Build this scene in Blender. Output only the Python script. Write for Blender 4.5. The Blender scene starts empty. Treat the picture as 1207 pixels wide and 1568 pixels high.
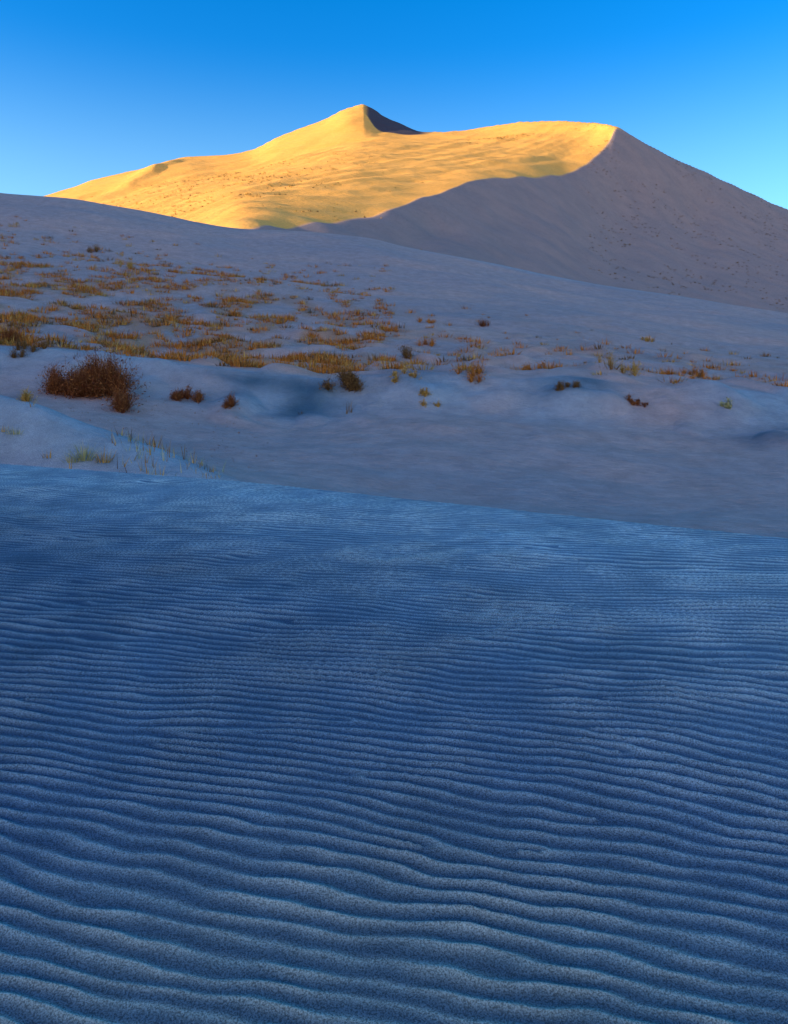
import bpy, math, random
import numpy as np
from mathutils import Vector
rng=np.random.default_rng(7); random.seed(7)
EYE=1.6; F=1180.0; HY=640.0; CX=603.5
SUN_EL=8.2; SUN_STR=8.4; SKY=0.34; SKY_SAT=1.5

# ---------------- helpers ----------------
def pchip(xk,yk,x):
    xk=np.asarray(xk,float); yk=np.asarray(yk,float)
    h=np.diff(xk); dl=np.diff(yk)/h; n=len(xk); m=np.zeros(n)
    if n==2: m[:]=dl[0]
    else:
        for i in range(1,n-1):
            if dl[i-1]*dl[i]>0:
                w1=2*h[i]+h[i-1]; w2=h[i]+2*h[i-1]
                m[i]=(w1+w2)/(w1/dl[i-1]+w2/dl[i])
        m[0]=dl[0]; m[-1]=dl[-1]
    x=np.clip(x,xk[0],xk[-1])
    i=np.clip(np.searchsorted(xk,x,side='right')-1,0,n-2)
    t=(x-xk[i])/h[i]
    return ((1+2*t)*(1-t)**2*yk[i]+t*(1-t)**2*h[i]*m[i]+t*t*(3-2*t)*yk[i+1]+t*t*(t-1)*h[i]*m[i+1])
def sstep(a,b,x):
    t=np.clip((x-a)/(b-a),0,1); return t*t*(3-2*t)
ANG=np.random.default_rng(3).uniform(0,2*np.pi,(256,256)); GX=np.cos(ANG); GY=np.sin(ANG)
def noise(x,y,s=0):
    x=x+s*17.31; y=y+s*9.77
    xi=np.floor(x).astype(np.int64); yi=np.floor(y).astype(np.int64)
    fx=x-xi; fy=y-yi; u=fx**3*(fx*(fx*6-15)+10); v=fy**3*(fy*(fy*6-15)+10)
    def g(a,b,dx,dy):
        return GX[a&255,b&255]*dx+GY[a&255,b&255]*dy
    n00=g(xi,yi,fx,fy); n10=g(xi+1,yi,fx-1,fy); n01=g(xi,yi+1,fx,fy-1); n11=g(xi+1,yi+1,fx-1,fy-1)
    return ((n00*(1-u)+n10*u)*(1-v)+(n01*(1-u)+n11*u)*v)*1.5

# ---------------- surveyed terrain lines: (bearing column, sight line, depth m) ----------------
def L(*p):
    a=np.array(p,float); return a
lines=[
 ('n0',L((-250,2600,.9),(1450,2600,.9))),
 ('n1',L((-250,1568,1.9),(600,1568,1.9),(1450,1568,1.9))),
 ('n2',L((-250,1030,3.3),(600,1050,3.2),(1450,1085,3.1))),
 ('n3',L((-250,820,5.3),(0,832,5.2),(600,868,4.65),(1207,915,4.15),(1450,935,4.0))),
 ('crest',L((-250,690,9.6),(0,710,8.5),(370,738,7.4),(603,762,6.7),(1207,825,5.3),(1450,850,4.9))),
 ('tr1',L((-250,770,12),(0,780,11.2),(370,785,10),(603,800,9.6),(1207,875,8.6),(1450,900,8.4))),
 ('sm',L((-250,575,13.5),(0,603,13),(60,618,12.8),(150,655,12.6),(250,690,12.3),(370,737,12),(603,775,12),(900,800,12),(1207,815,12),(1450,830,12))),
 ('tr2',L((-250,660,15.5),(0,650,15.5),(150,668,15),(250,690,15),(370,705,15),(603,722,15),(900,740,15),(1207,755,15),(1450,760,15))),
 ('ft',L((-250,600,19.3),(0,600,19.3),(150,608,19.4),(300,617,19.6),(450,628,19.9),(603,630,19.8),(870,636,19.9),(1207,654,19.9),(1450,660,20))),
 ('bank',L((-250,520,22.5),(0,526,22.3),(80,531,22.2),(200,545,22),(300,559,21.8),(400,569,21.6),(450,574,21.5),(500,580,21.4),(560,576,21.7),(700,572,22),(800,580,21.8),(870,576,22),(1000,592,22),(1100,594,22),(1207,604,22),(1450,620,22))),
 ('b2',L((-250,505,27),(0,514,27),(300,552,27),(603,567,27),(900,571,27),(1207,597,27),(1450,604,27))),
 ('f1',L((-250,430,40),(0,440,40),(300,468,40),(603,500,40),(900,520,40),(1207,548,40),(1450,565,40))),
 ('f2',L((-250,350,60),(0,365,60),(300,402,60),(603,430,60),(900,470,60),(1207,512,60),(1450,530,60))),
 ('ridge',L((-250,275,80),(0,297,82),(100,308,84),(200,325,86),(300,343,88),(370,353,90),(450,356,90),(550,364,88),(640,384,88),(750,404,87),(860,427,86),(1000,450,86),(1207,482,85),(1450,512,84))),
 ('tr3',L((-250,320,100),(0,335,100),(200,362,100),(370,368,100),(500,378,102),(640,402,102),(860,445,102),(1207,500,102),(1450,525,102))),
 ('tr4',L((-250,340,115),(0,360,110),(200,378,106),(370,367,104),(450,374,112),(550,384,125),(640,394,140),(780,425,170),(860,440,190),(945,452,210),(1090,478,230),(1207,500,240),(1450,540,240))),
 ('slip',L((-250,365,130),(0,375,130),(200,385,118),(370,366,108),(450,370,120),(550,375,148),(640,376,180),(690,362,205),(740,354,225),(780,350,245),(860,338,290),(900,337,320),(945,341,348),(1000,345,365),(1090,356,398),(1207,400,400),(1450,450,400))),
 ('S',L((-250,400,200),(0,392,190),(200,378,160),(300,362,138),(370,352,120),(450,347,145),(550,335,180),(600,321,200),(640,306,222),(665,296,236),(690,288,250),(730,277,275),(790,272,305),(860,268,348),(900,250,380),(930,222,410),(945,198,428),(1000,232,438),(1090,275,468),(1207,328,505),(1450,410,540))),
 ('fc',L((-250,430,350),(0,360,360),(60,338,370),(180,302,392),(280,278,412),(380,260,435),(430,246,445),(500,226,456),(556,215,461),(590,213,463),(650,214,465),(700,213,466),(760,209,465),(830,203,458),(900,200,446),(945,197,430),(1000,230,442),(1090,273,474),(1207,325,515),(1450,407,550))),
 ('up',L((-250,415,400),(0,335,420),(60,312,425),(180,276,440),(280,253,455),(330,250,465),(380,243,475),(430,223,485),(500,197,500),(540,178,515),(556,174,522),(566,184,515),(580,200,500),(592,204,492),(620,206,492),(650,206,492),(700,205,490),(760,201,482),(830,195,468),(900,193,452),(945,196,431),(1000,229,445),(1090,271,478),(1207,323,520),(1450,405,555))),
 ('sky',L((-250,400,430),(0,325,440),(60,303,450),(180,266,475),(230,255,487),(280,242,500),(330,238,508),(380,230,515),(430,208,530),(500,181,545),(535,164,555),(555,159,560),(566,164,560),(590,179,556),(620,192,552),(650,202,545),(700,200,525),(760,192,508),(830,185,486),(900,186,462),(945,194,434),(965,206,438),(1000,226,449),(1090,268,482),(1207,320,525),(1450,400,560))),
]
breaks=['crest','bank','S','fc','up','sky']
names=[n for n,_ in lines]
AZF=math.atan(.70)
NF=1000
azf=np.linspace(-math.radians(32),math.radians(32),NF)
azc=np.concatenate([np.linspace(math.radians(32),2*math.pi-math.radians(32),150)[1:-1]])
az=np.concatenate([azf,azc]); NA=len(az)
az=np.where(az>math.pi,az-2*math.pi,az)
rr=np.concatenate([[0.35,.6,.8],np.exp(np.linspace(math.log(1.0),math.log(10.8),1000)),
    np.exp(np.linspace(math.log(10.8),math.log(620),700))[1:],np.exp(np.linspace(math.log(620),math.log(5000),30))[1:]])
NR=len(rr)
azcl=np.clip(az,-AZF,AZF); tcl=np.tan(azcl); col=CX+F*tcl
K=len(lines); RK=np.zeros((K,NA)); ZK=np.zeros((K,NA))
for k,(n,a) in enumerate(lines):
    yv=pchip(a[:,0],a[:,1],col); dv=pchip(a[:,0],a[:,2],col)
    RK[k]=dv*np.sqrt(1+tcl**2); ZK[k]=(HY-yv)/F*dv
ZK[0]=-1.78
for k in range(1,K):
    RK[k]=np.maximum(RK[k],RK[k-1]*1.002)
Z=np.zeros((NR,NA))
bi=[0]+[names.index(b) for b in breaks]
for j in range(NA):
    rk=np.concatenate([RK[:,j],[RK[-1,j]*1.1,RK[-1,j]*1.5,2500,5001]])
    zk=np.concatenate([ZK[:,j],[ZK[-1,j]*1.015,ZK[-1,j]*.5,10,0]])
    rk[0]=.35
    seg=bi+[len(rk)-1]
    z=np.zeros(NR)
    for a,b in zip(seg[:-1],seg[1:]):
        m=(rr>=rk[a])&(rr<=rk[b]) if a==0 else (rr>rk[a])&(rr<=rk[b])
        if m.any(): z[m]=pchip(rk[a:b+1],zk[a:b+1],rr[m])
    Z[:,j]=z
X=rr[:,None]*np.sin(az)[None,:]; Y=rr[:,None]*np.cos(az)[None,:]
R=np.broadcast_to(rr[:,None],X.shape)
def RL(n): return RK[names.index(n)][None,:]
RC=RL('crest'); RB=RL('bank'); RS=RL('S'); RRg=RL('ridge'); RSM=RL('sm'); RUP=RL('up')
# side / rear country
absaz=np.abs(az)[None,:]
wb=1-sstep(math.radians(42),math.radians(85),absaz)
back=-1.7+noise(X/60,Y/60,4)*4*sstep(5,60,R)+noise(X/9,Y/9,5)*.25*sstep(2,10,R)
Z=Z*wb+back*(1-wb)
# big neighbouring dune to the west (keeps the valley in shade)
mx=np.clip(1-np.abs(X+190)/115,0,1); mx=mx*mx*(3-2*mx)
my=sstep(-330,-200,Y)*(1-sstep(42,92,Y))
Z=Z+74*mx*my
# natural undulation
Z+=noise(X/2.6,Y/1.6,1)*.055*sstep(0.2,2.5,R-RC)*(1-sstep(60,110,R))
Z+=noise(X/.9,Y/.7,6)*.022*sstep(0.2,2.5,R-RC)*(1-sstep(30,50,R))
Z+=noise(X/8,Y/3.4,2)*.24*sstep(3,14,R-RC)*(1-sstep(70,100,R))
Z+=noise(X/22,Y/14,3)*.7*sstep(25,50,R)*(1-sstep(-14,-4,R-RRg)*(1-sstep(3,14,R-RRg)))
# little coppice mounds that build up among the plants
Z+=np.clip(noise(X/1.5,Y/1.3,7)-.12,0,1)*.40*sstep(-4.5,-2.0,R-RB)*(1-sstep(12,25,R-RB))
far=sstep(8,40,R-RRg)
behS=sstep(2,60,R-RS)
u=(X*.58+Y*.81); v=(-X*.81+Y*.58)
Z+=far*behS*(noise(u/80,v/9,8)*.9+noise(u/40,v/4,9)*.42+noise(X/14,Y/14,10)*.2+noise(X/5,Y/5,16)*.15)*(1-sstep(425,470,R)*.6)
Z+=far*(1-sstep(0,12,R-RS))*(noise(X/16,Y/30,11)*.5+noise(X/5,Y/9,12)*.15)*sstep(0,25,RS-R)
# sinuous fold on the lit flank
lx=-140+ (Y-440)*.10+noise(Y/30,Y*0,15)*6
dd_=X-lx
Z+=2.8*np.exp(-(np.where(dd_<0,dd_/11,dd_/4.0))**2)*sstep(385,450,Y)*(1-sstep(465,495,Y))
# ripples
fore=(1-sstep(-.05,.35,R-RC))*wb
crestfade=1-.5*sstep(-2.2,-.1,R-RC)
LAM=.053
ph=2*np.pi*((Y+.15*X)/LAM)
ph=ph+2*np.pi*(noise(X/3.2,Y/1.2,20)*2.1+noise(X/.9,Y/.5,21)*.85+noise(X/.3,Y/.13,22)*.30+noise(X/.12,Y/.06,27)*.12)
drng=np.random.default_rng(23)
sel=rr<11
Xs=X[sel];Ys=Y[sel];dp=np.zeros_like(Xs)
for i in range(120):
    yy=drng.uniform(2.3,8.5); xx=drng.uniform(-.62,.62)*yy; s=1 if i%2 else -1
    dp+=s*np.arctan2((Ys-yy)*1.0,(Xs-xx)*.28)
ph[sel]+=dp
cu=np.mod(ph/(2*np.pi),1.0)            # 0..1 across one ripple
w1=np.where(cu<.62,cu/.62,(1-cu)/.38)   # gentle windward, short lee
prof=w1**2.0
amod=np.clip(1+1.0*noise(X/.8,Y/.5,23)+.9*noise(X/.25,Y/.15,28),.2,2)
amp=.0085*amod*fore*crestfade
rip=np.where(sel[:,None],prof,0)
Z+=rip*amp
Z+=fore*(noise(X/1.4,Y/.8,24)*.02+noise(X/.45,Y/.3,25)*.004)*(1-sstep(-.8,0,R-RC))
Z+=EYE
# ---------- mesh ----------
nv=NR*NA+1
co=np.zeros((nv,3),np.float32)
co[:-1,0]=X.ravel(); co[:-1,1]=Y.ravel(); co[:-1,2]=Z.ravel(); co[-1]=(0,0,Z[0].mean())
i=np.arange(NR-1)[:,None]; j=np.arange(NA)[None,:]; j2=(j+1)%NA
q=np.stack([i*NA+j,i*NA+j2,(i+1)*NA+j2,(i+1)*NA+j],-1).reshape(-1,4)[:,::-1]
jt=np.arange(NA); tri=np.stack([jt,(jt+1)%NA,np.full(NA,nv-1)],-1)
me=bpy.data.meshes.new('sand_dunes')
nq=len(q); nt=len(tri)
me.vertices.add(nv); me.vertices.foreach_set('co',co.ravel())
me.loops.add(nq*4+nt*3); me.loops.foreach_set('vertex_index',np.concatenate([q.ravel(),tri.ravel()]).astype(np.int32))
me.polygons.add(nq+nt)
me.polygons.foreach_set('loop_start',np.concatenate([np.arange(nq)*4,nq*4+np.arange(nt)*3]).astype(np.int32))
me.update(calc_edges=True)
me.polygons.foreach_set('use_smooth',np.ones(nq+nt,bool))
def attr(n,a):
    at=me.attributes.new(n,'FLOAT','POINT'); d=np.zeros(nv,np.float32); d[:-1]=np.broadcast_to(a,X.shape).ravel(); d[-1]=d[0]; at.data.foreach_set('value',d)
colj=col[None,:]
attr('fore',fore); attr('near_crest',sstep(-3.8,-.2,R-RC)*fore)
attr('near_feet',1-sstep(1.9,2.9,R))  # greyer sand tone close to the camera
attr('grain_shade',np.clip(rip*(.6+.4*amod),0,1)*fore)  # crest light and trough shade painted on top of grain sorting
attr('far',sstep(-1,2,R-RS)*np.clip(wb,0,1)*(1-sstep(945,960,colj)))  # sunlit face only: sunlight also painted into its sand colour
attr('slip_shade',np.maximum(sstep(2,12,R-RRg)*(1-sstep(-2,6,R-RS)),sstep(945,960,colj)*sstep(2,12,R-RRg)))  # shade painted into the sand of the slip face and right flank
attr('notch_shade',sstep(0,3,R-RUP)*sstep(556,566,colj)*(1-sstep(640,665,colj)))  # painted shade in the notch right of the peak
skylit=sstep(-3.2,-1.2,R-RB)*(1-sstep(-.1,.6,R-RB))*np.clip(.7+noise(X/3.5,Y/3,40)*1.1,0,1)  # pale blue skylight painted on slopes that face the sky
skylit=np.maximum(skylit,sstep(-2.2,-.8,R-RSM)*(1-sstep(-.1,.4,R-RSM))*(1-sstep(-3.5,-1.5,X)))
skylit=np.maximum(skylit,sstep(-9,-3,R-RRg)*(1-sstep(0,4,R-RRg))*sstep(-5,10,X)*.8)
attr('skylit',skylit*wb)
litter=sstep(-.3,2.0,R-RB)*(1-sstep(14,38,R-RB))*(1-.72*sstep(430,720,colj))*np.clip(.55+noise(X/2.1,Y/3.6,31)*1.6+noise(X/.5,Y/.7,36)*.6,0,1)
attr('litter',litter*wb)
def blob(cx,hw,r0,r1,k=1):
    return np.exp(-((colj-cx)/hw)**2)*sstep(r0,r0*.5+r1*.5,R-RB)*(1-sstep(r0*.3+r1*.7,r1,R-RB))*k
hollow_shade=blob(430,95,-2.4,.3,1.1)+blob(880,60,-1.4,.4,.9)+blob(1180,80,-4.5,-1.5,.55)+blob(620,60,-1.0,1.2,.5)+blob(-10,60,-5.5,-3.0,.7)  # painted blue shade in the hollows along the bank
hollow_shade=hollow_shade*np.clip(.9+noise(X/1.6,Y/.9,41)*1.2,0,1.2)
attr('hollow_shade',np.clip(hollow_shade,0,1)*wb)
me.validate()
ob=bpy.data.objects.new('sand_dunes',me); bpy.context.collection.objects.link(ob)

lr=np.log(rr)
def H(x,y):
    a=math.atan2(x,y); r=math.hypot(x,y)
    fi=(a-azf[0])/(azf[1]-azf[0]); fi=min(max(fi,0),NF-1.001); i0=int(fi); f=fi-i0
    k=int(np.searchsorted(lr,math.log(r)))-1; k=min(max(k,0),NR-2)
    g=(math.log(r)-lr[k])/(lr[k+1]-lr[k])
    return float((Z[k,i0]*(1-f)+Z[k,i0+1]*f)*(1-g)+(Z[k+1,i0]*(1-f)+Z[k+1,i0+1]*f)*g)

# ---------- materials ----------
def mat(name):
    m=bpy.data.materials.new(name); m.use_nodes=True; nt=m.node_tree; b=nt.nodes['Principled BSDF']
    b.inputs['Roughness'].default_value=.95
    b.inputs['Specular IOR Level'].default_value=.15
    return m,nt,b
m,nt,b=mat('sand')
N=nt.nodes.new; K_=nt.links.new
def at(n):
    a=N('ShaderNodeAttribute'); a.attribute_name=n; return a.outputs['Fac']
def mix(f,a,c,t='MIX'):
    x=N('ShaderNodeMix'); x.data_type='RGBA'; x.blend_type=t
    if hasattr(f,'name') : K_(f,x.inputs[0])
    else: x.inputs[0].default_value=f
    for s,v in ((6,a),(7,c)):
        if isinstance(v,tuple): x.inputs[s].default_value=(*v,1)
        else: K_(v,x.inputs[s])
    return x.outputs[2]
tc=N('ShaderNodeTexCoord')
def nz(scale,det=3,rough=.5,st=None):
    n=N('ShaderNodeTexNoise'); n.inputs['Scale'].default_value=scale; n.inputs['Detail'].default_value=det; n.inputs['Roughness'].default_value=rough
    if st:
        mp=N('ShaderNodeMapping'); mp.inputs['Scale'].default_value=st; K_(tc.outputs['Object'],mp.inputs[0]); K_(mp.outputs[0],n.inputs[0])
    else: K_(tc.outputs['Object'],n.inputs[0])
    return n.outputs['Fac']
def ramp(f,p0,c0,p1,c1):
    r=N('ShaderNodeValToRGB'); e=r.color_ramp.elements; e[0].position=p0; e[0].color=(c0,c0,c0,1); e[1].position=p1; e[1].color=(c1,c1,c1,1); K_(f,r.inputs[0]); return r.outputs[0]
MID=(.46,.33,.315); MID2=(.33,.285,.31)
big=nz(.1,5,.68,(.7,1,1))
mid=mix(ramp(big,.36,0,.64,1),MID,MID2)
mid=mix(at('slip_shade'),mid,mix(ramp(big,.36,0,.64,1),(.35,.245,.235),(.28,.21,.215)))
mid=mix(at('skylit'),mid,(.27,.335,.41))  # painted skylight tint
lt=N('ShaderNodeMath'); lt.operation='MULTIPLY'; K_(at('litter'),lt.inputs[0]); lt.inputs[1].default_value=.7
mid=mix(lt.outputs[0],mid,(.36,.215,.125))
mid=mix(at('hollow_shade'),mid,(.06,.12,.18))  # dark blue hollow shade as colour
forec=mix(at('near_crest'),(.092,.145,.215),(.24,.325,.40))  # blue skylit shade painted into the foreground sand colour
forec=mix(at('near_feet'),forec,(.15,.19,.21))
forec=mix(at('grain_shade'),mix(1.0,forec,(.50,.60,.74),'MULTIPLY'),mix(1.0,forec,(2.35,2.05,1.7),'MULTIPLY'))
sunlit_gold=mix(ramp(big,.35,0,.7,1),(.93,.455,.11),(.88,.405,.085))  # brighter, warmer copy of the sand for the sunlit face
c=mix(at('far'),mid,sunlit_gold); c=mix(at('notch_shade'),c,(.07,.055,.075)); c=mix(at('fore'),c,forec)
fine=nz(210,1,.8)
c=mix(1.0,c,ramp(fine,.34,.50,.66,1.55),'MULTIPLY')
c=mix(1.0,c,ramp(nz(1.6,5,.75),.35,.86,.65,1.14),'MULTIPLY')
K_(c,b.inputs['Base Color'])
def math_(op,a,b_,c_=None):
    n=N('ShaderNodeMath'); n.operation=op
    for i_,v in enumerate((a,b_,c_)):
        if v is None: continue
        if hasattr(v,'name'): K_(v,n.inputs[i_])
        else: n.inputs[i_].default_value=v
    return n.outputs[0]
h1=math_('MULTIPLY',fine,.0020)
h2=math_('MULTIPLY',math_('MULTIPLY_ADD',at('fore'),-.07,.07),nz(3,5,.68,(1,2.2,1)))
h3_=math_('MULTIPLY',math_('MULTIPLY',at('far'),.5),nz(.25,6,.7))
hh=math_('ADD',math_('ADD',h1,h2),h3_)
bp=N('ShaderNodeBump'); bp.inputs['Strength'].default_value=.8; bp.inputs['Distance'].default_value=1.0; K_(hh,bp.inputs['Height'])
K_(bp.outputs[0],b.inputs['Normal'])
me.materials.append(m)

def plantmat(name,c1,c2,c3):
    m,nt,b=mat(name)
    g=nt.nodes.new('ShaderNodeNewGeometry'); r=nt.nodes.new('ShaderNodeValToRGB')
    e=r.color_ramp.elements; e[0].color=(*c1,1); e[1].color=(*c3,1); x=e.new(.5); x.color=(*c2,1)
    nt.links.new(g.outputs['Random Per Island'],r.inputs[0]); nt.links.new(r.outputs[0],b.inputs['Base Color'])
    return m
M_rust=plantmat('rust_foliage',(.09,.028,.014),(.23,.075,.028),(.38,.16,.055))
M_dark=plantmat('dark_foliage',(.07,.045,.025),(.18,.095,.035),(.33,.18,.06))
M_grass=plantmat('dry_grass',(.22,.065,.014),(.54,.19,.03),(.66,.32,.075))
M_olive=plantmat('olive_grass',(.24,.135,.035),(.50,.29,.075),(.68,.46,.14))
M_pale=plantmat('pale_grass',(.26,.28,.14),(.42,.40,.17),(.60,.56,.30))

class Soup:
    def __init__(s): s.v=[]; s.f=[]; s.mi=[]
    def blade(s,p,d,L,w,droop,mi=0,seg=3):
        side=Vector((-d.y,d.x,0))
        if side.length<1e-3: side=Vector((1,0,0))
        side=side.normalized(); side=(side+Vector((random.uniform(-.6,.6),random.uniform(-.6,.6),0))).normalized()
        b0=len(s.v); p=Vector(p); d=d.normalized()
        for k in range(seg):
            ww=w*(1-k/seg)*.5
            s.v.append(p-side*ww); s.v.append(p+side*ww)
            p=p+d*(L/seg); d=(d+Vector((0,0,-droop/seg))).normalized()
        s.v.append(p); n=len(s.v)-1
        for k in range(seg-1):
            a=b0+2*k; s.f.append((a,a+1,a+3,a+2)); s.mi.append(mi)
        a=b0+2*(seg-1); s.f.append((a,a+1,n)); s.mi.append(mi)
        return p
    def leaf(s,p,sz,mi=0):
        a=Vector((random.gauss(0,1),random.gauss(0,1),random.gauss(0,1))).normalized()
        b_=a.cross(Vector((random.gauss(0,1),random.gauss(0,1),random.gauss(0,1)))).normalized()
        n=len(s.v); s.v+= [p-a*sz,p+b_*sz*.4,p+a*sz,p-b_*sz*.4]; s.f.append((n,n+1,n+2,n+3)); s.mi.append(mi)
    def obj(s,name,mats):
        me=bpy.data.meshes.new(name); me.from_pydata([tuple(v) for v in s.v],[],s.f)
        for m in mats: me.materials.append(m)
        me.polygons.foreach_set('material_index',s.mi); me.update()
        o=bpy.data.objects.new(name,me); bpy.context.collection.objects.link(o); return o
def ground(px,depth):
    x=(px-CX)/F*depth; return Vector((x,depth,H(x,depth)))
def depth_for(px,py,d0,d1):
    best=None;be=1e9
    for d in np.exp(np.linspace(math.log(d0),math.log(d1),160)):
        x=(px-CX)/F*d; y=HY-(H(x,d)-EYE)/d*F
        if abs(y-py)<be: be=abs(y-py);best=d
    return best
def tuft(s,c,w,h,n,mi=0,bw=.012,spread=1.0,seg=3):
    for _ in range(n):
        a=random.uniform(0,2*math.pi); q=random.random()**.6
        p=c+Vector((math.cos(a)*w*.28*q,math.sin(a)*w*.28*q,-.02))
        tilt=random.uniform(.1,1.25)*spread*(.4+.6*q)
        d=Vector((math.cos(a)*math.sin(tilt),math.sin(a)*math.sin(tilt),math.cos(tilt)))
        s.blade(p,d,h*random.uniform(.6,1.25),bw*random.uniform(.6,1.3),random.uniform(.2,1.3),mi,seg)
def shrub(name,px,py,d0,d1,w,h,mats,n,leafn=6,lobes=5,ls=.03):
    d=depth_for(px,py,d0,d1); c=ground(px,d); s=Soup()
    lb=[(Vector((random.uniform(-.5,.5)*w*.75,random.uniform(-.3,.3)*w,0)),random.uniform(.4,1.0)) for _ in range(lobes)]
    for k in range(n):
        o,sc=random.choice(lb); base=c+o*.75; base.z=H(base.x,base.y)-.03
        a=random.uniform(0,2*math.pi); tilt=abs(random.gauss(0,.68)); tilt=min(tilt,1.45)
        dd=Vector((math.cos(a)*math.sin(tilt),math.sin(a)*math.sin(tilt),math.cos(tilt)))
        Ln=h*sc*random.uniform(.6,1.12)
        tip=s.blade(base,dd,Ln,.022*random.uniform(.5,1.2),random.uniform(-.1,.5),0,4)
        for q in range(leafn):
            t=random.uniform(.35,1.05); p=base.lerp(tip,t)+Vector((random.gauss(0,.05),random.gauss(0,.05),random.gauss(0,.04)))*h*1.2
            if random.random()<.6: s.blade(p,(dd+Vector((random.gauss(0,.7),random.gauss(0,.7),random.gauss(0,.5)))),.16*h*random.uniform(.5,1.3),.012,.2,0,2)
            else: s.leaf(p,ls*random.uniform(.6,1.3),0)
    return s.obj(name,mats)
shrub('shrub',165,604,16,21,2.3,1.1,[M_rust],2300,7,12,.035)
shrub('shrub',98,600,16,21,1.5,.75,[M_rust],900,7,7,.035)
shrub('shrub',193,630,14,19,.8,.6,[M_rust],360,6,4,.03)
shrub('shrub',288,613,16,21,1.4,.40,[M_rust],600,6,7,.025)
shrub('shrub',357,624,16,20.5,.65,.3,[M_rust],260,6,3,.02)
shrub('shrub',525,590,19,23,1.5,.6,[M_dark],900,6,9,.03)
shrub('shrub',45,540,21,25,1.6,.5,[M_dark],400,4,6,.02)
shrub('shrub',8,525,21,26,1.2,.6,[M_rust],400,4,4,.02)
shrub('shrub',870,592,20,23,1.2,.28,[M_dark],340,5,6,.02)
shrub('shrub',38,612,12,14,.4,.28,[M_olive],140,4,2,.015)
for (px,py,w,h,M) in [(740,499,1.0,.5,M_rust),(655,494,1.8,.45,M_grass),(625,546,1.5,.55,M_dark),(598,508,1.4,.4,M_grass),(652,530,1.1,.45,M_grass),(140,384,2.2,.8,M_dark),(190,410,2.2,.8,M_olive),
   (1090,590,2.0,.4,M_grass),(975,617,.9,.22,M_rust),(655,610,1.1,.22,M_olive),(1112,620,.4,.2,M_pale),(945,568,2.1,.6,M_olive),(725,577,1.8,.45,M_grass),(620,575,1.2,.3,M_olive),(820,565,1.8,.4,M_grass),(990,522,1.2,.4,M_olive),(1060,575,1.4,.4,M_grass)]:
    shrub('shrub',px,py,13 if py>600 else 20,110,w,h,[M],200,5,6,.03)
# tussock field
s=Soup(); P=[]
for _ in range(21000):
    px=random.uniform(-120,1330)
    d=22.4+ (random.random()**1.0)*46
    x=(px-CX)/F*d; z=H(x,d)
    dens=np.interp(px,[-120,0,300,450,650,900,1330],[1,1,1,.95,.52,.42,.36])
    up=np.interp(d,[22,24,27,34,44,56,70],[.35,.8,1,1,.85,.4,.0]) if px<600 else np.interp(d,[22,26,30,38,52],[.9,.9,.45,.14,0])
    cl=np.clip(.5+2.2*float(noise(np.array(x/2.1),np.array(d/3.6),31))+1.0*float(noise(np.array(x/.8),np.array(d/1.3),35)),.03,1)
    if random.random()<dens*up*cl*.85: P.append((x,d,z))
for x,d,z in P:
    r=random.random(); mi=0 if r<.66 else (1 if r<.86 else 2)
    sc=random.uniform(.3,1.3)
    tuft(s,Vector((x,d,z)),1.1*sc,.28*sc,int(24*sc)+7,mi,.032,1.15,2)
print('tufts',len(P))
s.obj('dry_grass_field',[M_grass,M_olive,M_dark])
# far dune sparse plants
s=Soup()
for _ in range(3200):
    r=random.random()
    if r<.5: px=random.gauss(350,100); d=random.uniform(170,420)
    elif r<.57: px=random.gauss(780,35); d=random.uniform(420,460)
    else: px=random.uniform(900,1300); d=random.uniform(250,515)
    x=(px-CX)/F*d; cl=float(noise(np.array(x/25),np.array(d/30),33))
    if cl<-.05: continue
    sc=random.uniform(.3,.85)*np.interp(d,[100,400],[.6,1.5])
    tuft(s,ground(px,d),2.3*sc,.8*sc,20,(0 if random.random()<.55 else 1) if px<880 else 1,.1,1.2,2)
s.obj('dune_grass',[M_olive,M_dark])
# near grass on the little dune at left
s=Soup()
for px,py,n,w,h in [(130,703,110,.5,.30),(160,706,80,.45,.22),(110,706,60,.45,.2),(25,664,60,.5,.14),(5,660,50,.4,.12),(75,700,20,.35,.14)]:
    d=depth_for(px,py,10.5,12.9); tuft(s,ground(px,d),w,h,n,0 if random.random()<.7 else 1,.011,.8)
for _ in range(90):
    px=random.gauss(215,48); d=random.uniform(11.2,12.6); tuft(s,ground(px,d),.12,.26,random.randint(1,4),random.choice([0,1,2]),.013,.7)
for _ in range(22):
    px=random.uniform(280,335); d=random.uniform(11.4,12.4); tuft(s,ground(px,d),.1,.14,3,random.choice([0,2]),.011,.7)
s.obj('grass_clump',[M_olive,M_pale,M_dark])
s=Soup()
for px,py,h in [(530,634,.45),(537,630,.34),(460,634,.16),(182,668,.14),(130,655,.16)]:
    d=depth_for(px,py,14,20); tuft(s,ground(px,d),.12,h,7,0,.02,.6)
for _ in range(240):
    px=random.uniform(90,420); d=random.uniform(14,19.5); tuft(s,ground(px,d),.22,.05,6,1,.016,1.3)
for _ in range(80):
    px=random.uniform(420,1250); d=random.uniform(12,20); tuft(s,ground(px,d),.12,.04,5,1,.012,1.3)
s.obj('dry_twigs',[M_dark,M_rust])

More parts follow.
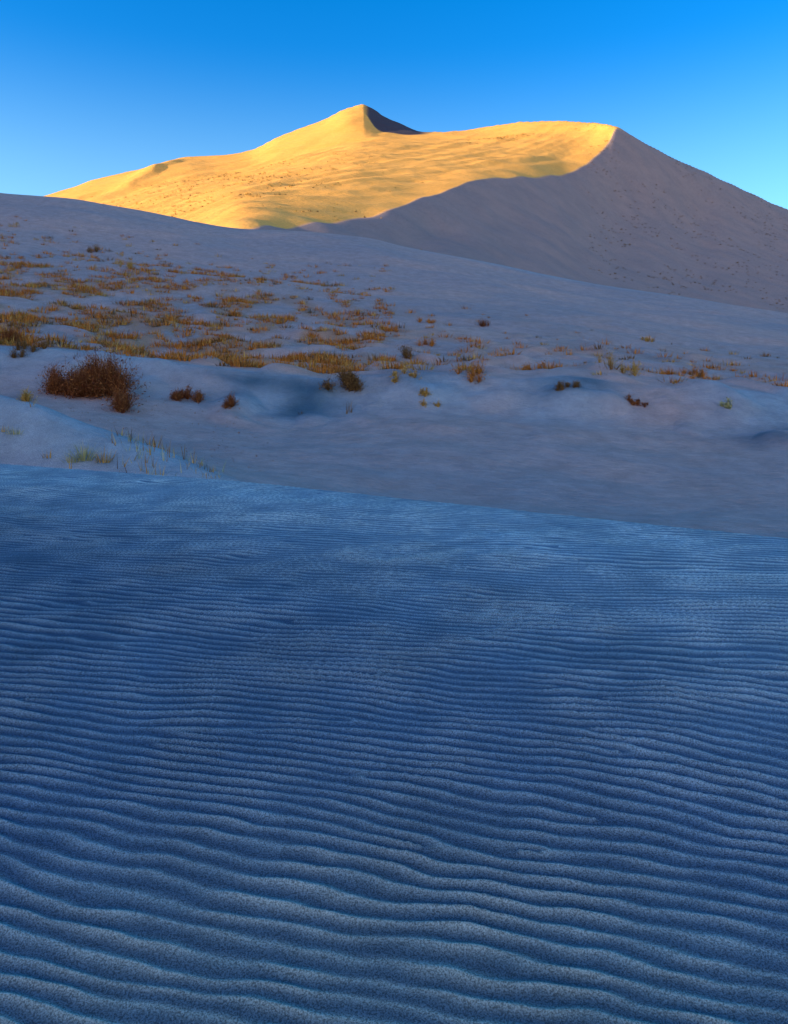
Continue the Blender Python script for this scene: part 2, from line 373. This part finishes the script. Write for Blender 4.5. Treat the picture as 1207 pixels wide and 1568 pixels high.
# ---------- light ----------
el=math.radians(SUN_EL)
sv=Vector((-math.cos(el)*.955,-math.cos(el)*.297,math.sin(el))).normalized()
ld=bpy.data.lights.new('sun','SUN'); ld.energy=SUN_STR; ld.angle=math.radians(.5); ld.color=(1,.76,.42)
lo=bpy.data.objects.new('sun',ld); lo.rotation_euler=sv.to_track_quat('Z','Y').to_euler(); lo.location=(-50,0,60); bpy.context.collection.objects.link(lo)
w=bpy.data.worlds.new('World'); bpy.context.scene.world=w; w.use_nodes=True; nt=w.node_tree
bg=nt.nodes['Background']; sk=nt.nodes.new('ShaderNodeTexSky'); sk.sky_type='NISHITA'; sk.sun_disc=False
sk.sun_elevation=el; sk.sun_rotation=math.atan2(sv.x,sv.y); sk.air_density=1.0; sk.dust_density=.2; sk.ozone_density=2.0
hs=nt.nodes.new('ShaderNodeHueSaturation'); hs.inputs['Saturation'].default_value=SKY_SAT
nt.links.new(sk.outputs[0],hs.inputs['Color'])
N=nt.nodes.new; K_=nt.links.new
tc=N('ShaderNodeTexCoord'); sp=N('ShaderNodeSeparateXYZ'); K_(tc.outputs['Generated'],sp.inputs[0])
def mrange(src,a,b_):
    m=N('ShaderNodeMapRange'); m.interpolation_type='SMOOTHSTEP'; K_(src,m.inputs[0]); m.inputs[1].default_value=a; m.inputs[2].default_value=b_; return m.outputs[0]
zt=N('ShaderNodeMix'); zt.data_type='VECTOR'; K_(mrange(sp.outputs[2],.45,.7),zt.inputs[0])
zt.inputs[4].default_value=(.62,.92,1.24); zt.inputs[5].default_value=(1.0,1.08,.95)
tn=N('ShaderNodeVectorMath'); tn.operation='MULTIPLY'; K_(hs.outputs[0],tn.inputs[0]); K_(zt.outputs[1],tn.inputs[1])
# added warm glow low behind the camera, fills the camera-facing slopes
dt=N('ShaderNodeVectorMath'); dt.operation='DOT_PRODUCT'; K_(tc.outputs['Generated'],dt.inputs[0]); dt.inputs[1].default_value=Vector((-.35,-.94,0)).normalized()
mu=N('ShaderNodeMath'); mu.operation='MULTIPLY'; K_(mrange(dt.outputs['Value'],.05,.8),mu.inputs[0]); K_(mrange(sp.outputs[2],.75,.05),mu.inputs[1])
warm_fill=N('ShaderNodeVectorMath'); warm_fill.operation='SCALE'; warm_fill.inputs[0].default_value=(1.8/SKY,.93/SKY,.55/SKY); K_(mu.outputs[0],warm_fill.inputs['Scale'])
ad=N('ShaderNodeVectorMath'); ad.operation='ADD'; K_(tn.outputs[0],ad.inputs[0]); K_(warm_fill.outputs[0],ad.inputs[1])
h3=N('ShaderNodeVectorMath'); h3.operation='SCALE'; h3.inputs[0].default_value=(.24/SKY,.26/SKY,.04/SKY); K_(mrange(sp.outputs[2],.44,.18),h3.inputs['Scale'])
a3=N('ShaderNodeVectorMath'); a3.operation='ADD'; K_(ad.outputs[0],a3.inputs[0]); K_(h3.outputs[0],a3.inputs[1])
K_(a3.outputs[0],bg.inputs[0]); bg.inputs[1].default_value=SKY
# ---------- camera ----------
cd=bpy.data.cameras.new('camera'); cd.sensor_fit='VERTICAL'; cd.sensor_height=36; cd.lens=F/1568*36; cd.shift_y=-(784-HY)/1568
cd.clip_end=8000; cd.clip_start=.05
c=bpy.data.objects.new('camera',cd); c.location=(0,0,EYE); c.rotation_euler=(math.radians(90),0,0); bpy.context.collection.objects.link(c)
sc=bpy.context.scene; sc.camera=c
sc.view_settings.view_transform='Standard'; sc.view_settings.look='None'; sc.view_settings.exposure=0
